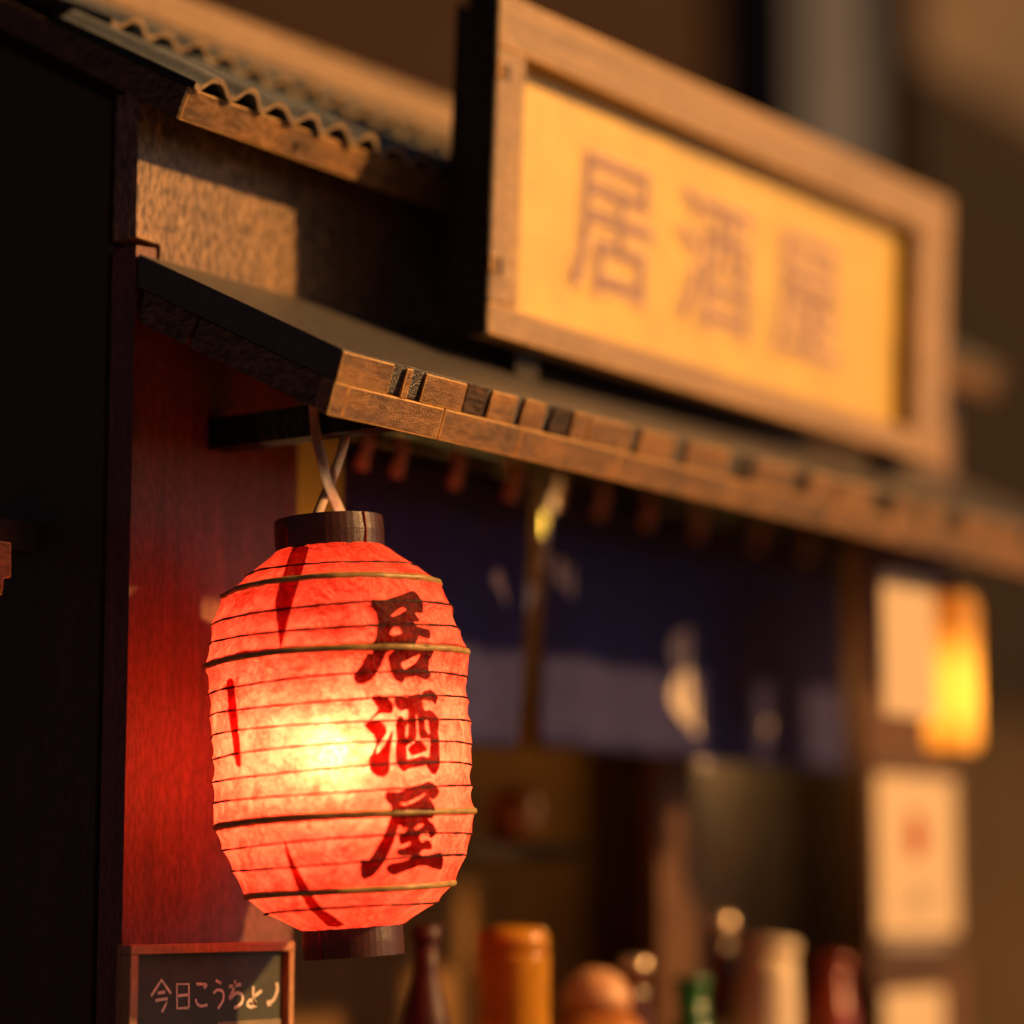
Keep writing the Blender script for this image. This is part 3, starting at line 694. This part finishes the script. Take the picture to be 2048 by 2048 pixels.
# ------------------------------------------------------------------ chalkboard
YC = -0.055
ca = onY(263, 1893, YC); cb = onY(590, 1882, YC)
cx0, cx1, cz1 = ca.x, cb.x, -0.0535
chalk = Thing('chalkboard', 'small wood framed chalkboard with a handwritten greeting below the red lantern', 'chalkboard', ((cx0+cx1)/2, YC, -0.6))
FW = 0.0105
box('frame_rail', (cx0, cx1), (YC, YC+0.022), (cz1-FW, cz1), M_cframe, chalk)
box('frame_rail', (cx0, cx1), (YC, YC+0.022), (-0.55, -0.55+FW), M_cframe, chalk)
box('frame_stile', (cx0, cx0+FW*1.15), (YC+0.0004, YC+0.022), (-0.55+FW+0.0004, cz1-FW-0.0004), M_cframe, chalk)
box('frame_stile', (cx1-FW*0.86, cx1), (YC+0.0004, YC+0.022), (-0.55+FW+0.0004, cz1-FW-0.0004), M_cframe, chalk)
box('slate', (cx0+FW, cx1-FW), (YC+0.010, YC+0.018), (-0.55+FW*0.5, cz1-FW*0.5), M_board, chalk, bevel=0)
for x in (cx0+0.02, cx1-0.04): box('leg', (x, x+0.018), (YC+0.004, YC+0.02), (GZ, -0.5505), M_cframe, chalk)
CH = {'今': ([(135, 375), (200, 275), (260, 180), (315, 260), (375, 345)], [(215, 340), (305, 325)], [(185, 430), (335, 405), (310, 480), (265, 570)]),
      '日': ([(590, 515), (590, 230), (445, 232), (447, 525), (590, 515)], [(450, 372), (585, 360)]),
      'こ': ([(680, 230), (800, 238), (770, 280)], [(672, 410), (690, 470), (740, 495), (815, 480)]),
      'う': ([(915, 185), (980, 222)], [(885, 340), (940, 300), (1000, 325), (1005, 420), (940, 530)]),
      'ち': ([(1075, 262), (1220, 235)], [(1150, 185), (1130, 290), (1085, 405), (1160, 340), (1235, 365), (1225, 460), (1135, 520)]),
      'ょ': ([(1368, 255), (1372, 420), (1410, 500)], [(1372, 385), (1470, 310)], [(1400, 455), (1330, 425), (1295, 480), (1350, 505), (1410, 465)]),
      '♪': ([(1648, 215), (1660, 290), (1630, 390), (1590, 450)], [(1535, 470), (1560, 458), (1585, 462)])}
for ch, strokes in CH.items():
    V, F = [], []
    for k, st in enumerate(strokes):
        P = [(280+a/6.0375, 1930+b/6.0375) for a, b in st]
        pl = smooth_line([(a, b, 0) for a, b in P], 5) if ch not in '今日' or len(P) == 2 else [Vector((a, b, 0)) for a, b in P]
        w = 5.6 if (ch == '♪' and k == 1) else 3.6 if ch in 'ちょ♪' else 3.1
        b = len(V); n = 8
        pw = [onY(p.x, p.y, YC+0.0092) for p in pl]
        for i, p in enumerate(pw):
            t = (pw[min(i+1, len(pw)-1)]-pw[max(i-1, 0)]).normalized(); nn = Vector((t.z, 0, -t.x))*w*SC
            V += [p+nn, p-nn]
        for i in range(len(pw)-1): F.append((b+2*i, b+2*i+1, b+2*i+3, b+2*i+2))
    ob = link_mesh('chalk_character', V, F, M_chalk, chalk, chalk.loc)
pa = onY(435, 2044, YC+0.0093); pb = onY(564, 2040, YC+0.0093)
box('chalk_band', (pa.x, pb.x), (YC+0.0090, YC+0.0097), (pa.z-0.03, pa.z), M_chalkdim, chalk, bevel=0)

# ------------------------------------------------------------------ noren curtain
YN = 0.022
nor = Thing('noren_curtain', 'dark navy split noren curtain with white brush pattern in the stall opening', 'curtain', (1.05, YN, 0.19))
def fold(x, z): return YN+0.004*sin(x*19)+0.003*sin(x*43+z*7)*(1.2-z)
def cloth(xa0, xa1, xb0, xb1, z1, z0a, z0b):
    """edges given at the top (xa0,xa1) and the bottom (xb0,xb1)"""
    n, m = 36, 16; V, F = [], []
    for j in range(m+1):
        t = j/m
        for i in range(n+1):
            s = i/n
            x = (xa0+(xa1-xa0)*s)*(1-t)+(xb0+(xb1-xb0)*s)*t
            z = z1*(1-t)+(z0a+(z0b-z0a)*s)*t
            V.append((x, fold(x, z), z))
    for j in range(m):
        for i in range(n):
            a = j*(n+1)+i; F.append((a, a+1, a+n+2, a+n+1))
    o = link_mesh('cloth_panel', V, F, M_cloth, nor, nor.loc, smooth=True)
    md = o.modifiers.new('thickness', 'SOLIDIFY'); md.thickness = 0.0025; md.offset = 1
    return o
cl1 = cloth(0.408, 0.822, 0.412, 0.779, 0.571, 0.190, 0.199)
cl2 = cloth(0.855, 1.70, 0.829, 1.702, 0.571, 0.204, 0.200)
rod = tube('rod', [(0.34, YN, 0.583), (1.738, YN, 0.583)], 0.008, M_dark, nor, n=12)
for u, v in ((720, 915), (790, 945), (905, 975), (1020, 1000), (1110, 1015), (1195, 1038), (1290, 1062), (1390, 1085), (1510, 1120), (1610, 1142)):
    p = onY(u, v, YN-0.01)
    r = 0.0105
    pts = smooth_line([(p.x+0.016, YN-0.004, 0.592), (p.x+0.012, YN-0.014, 0.572), (p.x+0.002, YN-0.013, 0.550), (p.x, YN-0.012, 0.5365)], 4)
    tube('loop', pts, [0.006+0.004*(i/len(pts)) for i in range(len(pts))], M_loop, nor, n=8)
def motif(lines, cl_y=0.0022):
    loops = []
    for pts, w in lines:
        pl = smooth_line([(a, b, 0) for a, b in pts], 5)
        ww = [w[0]+(w[1]-w[0])*i/(len(pl)-1) for i in range(len(pl))] if isinstance(w, tuple) else w
        V, F = fill2d([[(p.x, p.y) for p in ribbon(pl, ww)]], 9)
        VV = []
        for p in V:
            q = onY(p.x, p.y, YN); q = onY(p.x, p.y, fold(q.x, q.z)); q = onY(p.x, p.y, fold(q.x, q.z)-cl_y); VV.append(q)
        link_mesh('brush_stroke', VV, F, M_motif, nor, nor.loc, smooth=True)
motif([([(962, 1078), (985, 1100), (1010, 1140), (1035, 1185), (1044, 1200)], (26, 32)), ([(990, 1076), (1020, 1098), (1046, 1118)], (13, 17)), ([(930, 1120), (965, 1135), (1000, 1165)], (10, 14)),
       ([(1096, 1118), (1130, 1150), (1170, 1185), (1205, 1195), (1240, 1172)], (16, 34))])
def blob(pts):
    V, F = fill2d([[(p.x, p.y) for p in smooth_loop([(a, b, 0) for a, b in pts], 4)]], 9)
    VV = []
    for p in V:
        q = onY(p.x, p.y, YN); q = onY(p.x, p.y, fold(q.x, q.z)); VV.append(onY(p.x, p.y, fold(q.x, q.z)-0.0022))
    link_mesh('brush_stroke', VV, F, M_motif, nor, nor.loc, smooth=True)
blob([(1350, 1270), (1390, 1250), (1435, 1262), (1447, 1320), (1446, 1400), (1443, 1468), (1470, 1482), (1510, 1462), (1540, 1440), (1532, 1475), (1490, 1505), (1440, 1497),
      (1395, 1470), (1350, 1420), (1340, 1385), (1358, 1345), (1340, 1305)])
blob([(1400, 1500), (1430, 1496), (1440, 1520), (1425, 1540), (1402, 1532)])

# pendant bulb inside, behind the split of the curtain
M_pglow = emitter('pendant_bulb_glow', (1.0, 0.55, 0.06), 9)
M_warm = emitter('fill_bulb_glow_dim', (1.0, 0.55, 0.16), 260)
M_hot = emitter('fill_bulb_glow', (1.0, 0.55, 0.14), 420)
PB = onY(1092, 1050, 0.095)
pend = Thing('pendant_bulb', 'tiny warm bulb glowing inside behind the split of the curtain', 'lamp', PB)
lathe('bulb', [(0.0004, -0.018), (0.0016, -0.012), (0.0022, 0.0), (0.0016, 0.012), (0.0004, 0.018)], M_pglow, pend, PB, 16)
lathe('socket', [(0.005, 0.019), (0.007, 0.024), (0.008, 0.05), (0.003, 0.056)], M_black, pend, PB, 16)
tube('cable', [PB+Vector((0, 0, 0.055)), Vector((PB.x, PB.y, 0.7195))], 0.003, M_black, pend, n=8)

for nm, q in (('unseen fill bulb added to light the back wall', (0.97, 0.40, 0.44)), ('unseen fill bulb added to light the inner post', (0.795, 0.062, 0.515)),
              ('unseen fill bulb added to light the grey panel', (1.66, 0.16, 0.34))):
    q = Vector(q)
    tb = Thing('fill_bulb', nm, 'lamp', q, group='unseen fill bulbs inside the stall')  # unseen bulbs added to light the back wall, post and panel
    lathe('bulb', [(0.0008, -0.013), (0.008, -0.009), (0.011, 0.0), (0.008, 0.007), (0.004, 0.009)], M_hot if q.y > 0.3 else M_warm, tb, q, 14)
    lathe('socket', [(0.005, 0.0095), (0.007, 0.012), (0.007, 0.026), (0.003, 0.03)], M_black, tb, q, 12)
    tube('cable', [q+Vector((0, 0, 0.029)), Vector((q.x, q.y, 0.7195))], 0.003, M_black, tb, n=8)

# ------------------------------------------------------------------ two cylinder lanterns at the right end
def cyl_lantern(name, label, px_top, px_bot, Y, rad, mat, glow, group):
    a = onY(*px_top, Y); b = onY(*px_bot, Y)
    t = Thing(name, label, 'lantern', (a.x, Y, b.z), group=group)
    H = a.z-b.z; c = (a.x, Y, b.z)
    pr = [(rad*0.80, 0.0), (rad*0.97, H*0.05)]
    k = 9
    for i in range(k):
        z = H*(0.05+0.90*(i+0.5)/k); pr += [(rad*1.0, z-H*0.03), (rad*0.985, z), (rad*1.0, z+H*0.03)]
    pr += [(rad*0.97, H*0.95), (rad*0.80, H)]
    lathe('paper_shade', pr, mat, t, c, 32, cap=False)
    lathe('top_ring', [(rad*0.80, H+0.0002), (rad*0.80, H+0.012), (rad*0.3, H+0.013)], M_cap, t, c, 24)
    lathe('bottom_ring', [(rad*0.72, -0.010), (rad*0.80, -0.010), (rad*0.80, -0.0002), (rad*0.72, -0.0002)], M_cap, t, c, 24, cap=False)
    tube('cord', [(a.x, Y, a.z+0.012), (a.x, Y, 0.5112+(Y+0.2886)*ASL-0.001)], 0.003, M_cord, t, n=6)
    if glow:
        lathe('bulb', [(0.001, -0.07), (0.010, -0.06), (0.012, 0.0), (0.010, 0.06), (0.001, 0.07)], emitter('lamp_bulb_glow', (1.0, 0.72, 0.28), glow), t, (a.x, Y, b.z+H*0.38), 16)
    return t
cyl_lantern('cylinder_lantern', 'lit yellow paper cylinder lantern under the right end of the awning', (1899, 1192), (1895, 1502), -0.20, 0.0440, M_yel, 17, None)
ya = -0.215
sa, sb = onY(1766, 1290, ya), onY(1872, 1290, ya); st, sbm = onY(1812, 1150, ya).z, onY(1812, 1432, ya).z
slip = Thing('paper_slip', 'cream paper slip hanging under the awning left of the yellow lantern', 'sign', ((sa.x+sb.x)/2, ya, sbm))
box('sheet', (sa.x, sb.x), (ya, ya+0.004), (sbm, st), M_paperw, slip, bevel=0.0008)
tube('thread', [((sa.x+sb.x)/2, ya+0.002, st-0.004), ((sa.x+sb.x)/2, ya+0.002, 0.5112+(ya+0.002+0.2886)*ASL-0.001)], 0.002, M_cord, slip, n=6)

# ------------------------------------------------------------------ posters on the right wall
def poster(label, u0, u1, v0, v1, marks, g):
    Y = -0.012
    a = onY(u0, (v0+v1)/2, Y).x; b = onY(u1, (v0+v1)/2, Y).x; um = (u0+u1)/2
    z1 = onY(um, v0, Y).z; z0 = onY(um, v1, Y).z
    t = Thing('poster', label, 'poster', ((a+b)/2, Y, z0), group=g)
    box('board', (a, b), (Y, -0.0005), (z0, z1), M_brown, t)
    m = 0.075*(b-a)
    box('sheet', (a+m, b-m), (Y-0.0012, Y-0.0002), (z0+0.17*(z1-z0), z1-m*0.8), M_paperw, t, bevel=0)
    for (s0, s1, t0, t1, mt) in marks:
        box('print_mark', (a+(b-a)*s0, a+(b-a)*s1), (Y-0.0018, Y-0.0013), (z0+(z1-z0)*t0, z0+(z1-z0)*t1), mt, t, bevel=0)
    return t
poster('white poster with a red mark on the right wooden wall', 1740, 1924, 1530, 1938,
       [(0.42, 0.53, 0.54, 0.77, M_redink), (0.37, 0.415, 0.60, 0.66, M_redink), (0.535, 0.59, 0.58, 0.70, M_redink), (0.47, 0.52, 0.30, 0.42, M_greyink), (0.58, 0.62, 0.26, 0.40, M_greyink), (0.36, 0.40, 0.26, 0.36, M_greyink), (0.14, 0.80, 0.10, 0.15, M_greyink)], 'posters on the right wall')
poster('plain cream poster below the red marked one at the bottom edge', 1760, 1898, 1962, 2300, [(0.45, 0.53, 0.5, 0.7, M_greyink)], 'posters on the right wall')

# ------------------------------------------------------------------ counter and the things on it
CT = -0.34
counter = Thing('serving_counter', 'dark wooden serving counter inside the stall opening', 'counter', (1.02, -0.05, GZ))
box('counter_top', (0.30, 1.74), (-0.14, 0.044), (CT-0.03, CT), M_brown, counter)
box('counter_front', (0.31, 1.73), (-0.12, -0.10), (GZ, CT-0.0305), M_dark, counter)

def item(name, label, cat, u, vtop, Y, prof, parts, M=None, base=CT, group=None):
    """prof in units of total height: the body of revolution; parts: [(name, profile, material)]"""
    p = onY(u, vtop, Y); H = p.z-base
    t = Thing(name, label, cat, (p.x, Y, base), group=group)
    for nm, pr, mt in parts:
        lathe(nm, [(r*H, z*H) for r, z in pr], mt, t, (p.x, Y, base), 28, M=M)
    return t
def bottle_parts(rb, rn, sh, mt, capm, lab=None):
    L = [('body', [(rb*0.9, 0), (rb, 0.02), (rb, sh), (rb*0.86, sh+0.07), (rn*1.1, sh+0.20), (rn, sh+0.24), (rn, 0.93)], mt),
         ('cap', [(rn*1.15, 0.931), (rn*1.2, 0.94), (rn*1.2, 0.995), (rn*0.9, 1.0)], capm)]
    if lab: L.append(('label', [(rb*1.012, 0.16), (rb*1.015, 0.17), (rb*1.015, sh-0.08), (rb*1.012, sh-0.07)], lab))
    return L
YI = -0.02
item('beer_mug', 'tall amber drinking mug on the counter right of the red lantern', 'mug', 1024, 1852, YI, None,
     [('glass', [(0.155, 0), (0.17, 0.03), (0.165, 0.86), (0.17, 0.88)], M_amber), ('foam', [(0.16, 0.881), (0.165, 0.95), (0.14, 0.99), (0.05, 1.0)], M_amber)])
item('sake_bottle', 'dark red slim bottle beside the amber mug', 'bottle', 852, 1850, YI, None, bottle_parts(0.105, 0.05, 0.58, M_darkred, M_darkred))
item('ceramic_jar', 'round orange jar with a pale peach domed lid', 'jar', 1190, 1936, YI, None,
     [('body', [(0.20, 0), (0.30, 0.15), (0.34, 0.40), (0.28, 0.66), (0.19, 0.76)], M_orange), ('lid', [(0.20, 0.761), (0.21, 0.84), (0.16, 0.94), (0.09, 0.985), (0.02, 1.0)], M_peach)])
item('soy_bottle', 'thin brown glass bottle with a cream cap behind the peach lidded jar', 'bottle', 1268, 1916, YI+0.03, None, bottle_parts(0.13, 0.078, 0.5, M_brownglass, M_cream, M_label))
item('beer_bottle', 'green glass bottle between the jar and the white flask', 'bottle', 1382, 1952, YI-0.01, None, bottle_parts(0.19, 0.10, 0.5, M_green, M_green, M_label))
item('tall_bottle', 'tall slim brown bottle with a tan cap behind the white flask', 'bottle', 1440, 1830, YI+0.045, None, bottle_parts(0.115, 0.06, 0.56, M_brownglass, M_cream, M_label))
tilt = Matrix.Rotation(radians(-9), 3, 'Y')
item('sake_flask', 'leaning white glazed sake flask brightest on the counter', 'flask', 1512, 1874, YI-0.035, None,
     [('body', [(0.15, 0.0), (0.175, 0.04), (0.185, 0.35), (0.175, 0.62), (0.155, 0.80), (0.14, 0.90)], M_white), ('lip', [(0.14, 0.901), (0.15, 0.94), (0.15, 0.99), (0.10, 1.0)], M_white)], M=tilt.inverted())
item('sauce_bottle', 'red sauce bottle at the right end of the counter', 'bottle', 1640, 1910, YI-0.03, None, bottle_parts(0.17, 0.11, 0.62, M_redglass, M_redglass), M=tilt.inverted())
item('glass_jar', 'amber glass jar standing on the low inner shelf', 'jar', 1030, 1570, 0.30, None,
     [('body', [(0.30, 0.0), (0.45, 0.15), (0.50, 0.45), (0.42, 0.75), (0.34, 0.84)], M_amber), ('lid', [(0.36, 0.841), (0.36, 0.93), (0.1, 1.0)], M_orange)], base=0.076)

# ------------------------------------------------------------------ bracket on the left side wall
wb = Thing('wall_bracket', 'dark stepped wooden bracket sticking out from the left side wall', 'bracket', (0.0, 0.06, 0.32))
prism('bracket_body', [(-0.34, 0.385), (-0.1325, 0.385), (-0.1315, 0.346), (-0.142, 0.344), (-0.144, 0.325), (-0.34, 0.325)], 'Y', 0.052, 0.149, M_fascia, wb)
box('bracket_arm', (-0.34, 0.004), (0.150, 0.20), (0.395, 0.430), M_side, wb)

# ------------------------------------------------------------------ buildings far behind
def far_building(name, label, cat, u0, u1, vtop, Y, depth, mat, roofm=None):
    a = onY(u0, vtop, Y); b = onY(u1, vtop, Y); zt_ = (a.z+b.z)/2
    t = Thing(name, label, cat, ((a.x+b.x)/2, Y+depth/2, GZ))
    box('wall', (a.x, b.x), (Y, Y+depth), (GZ, zt_), mat, t, bevel=0.01)
    if roofm:
        box('eave', (a.x-0.05, b.x+0.15), (Y-0.12, Y+depth+0.1), (zt_+0.001, zt_+0.09), roofm, t, bevel=0.01)
    return t
far_building('neighbouring_house', 'blurred dark brown house wall behind the roof sign', 'house', 300, 1500, -400, 3.4, 1.2, M_bgbrown, M_bgdark)
far_building('concrete_pillar', 'tall blurred grey pillar rising behind the sign', 'pillar', 1585, 1735, -500, 3.1, 0.35, M_bggrey)
far_building('neighbouring_house', 'blurred tan house with dark eave at the upper right', 'house', 1840, 2900, 80, 3.3, 1.4, M_bgtan, M_bgdark)
far_building('low_shed', 'low blurred dark shed in front of the tan house', 'shed', 1830, 2900, 470, 3.14, 0.03, M_bgdark)
far_building('garden_wall', 'low blurred brown wall right of the stall', 'wall', 1700, 3000, 1500, 2.3, 0.12, M_bgolive)
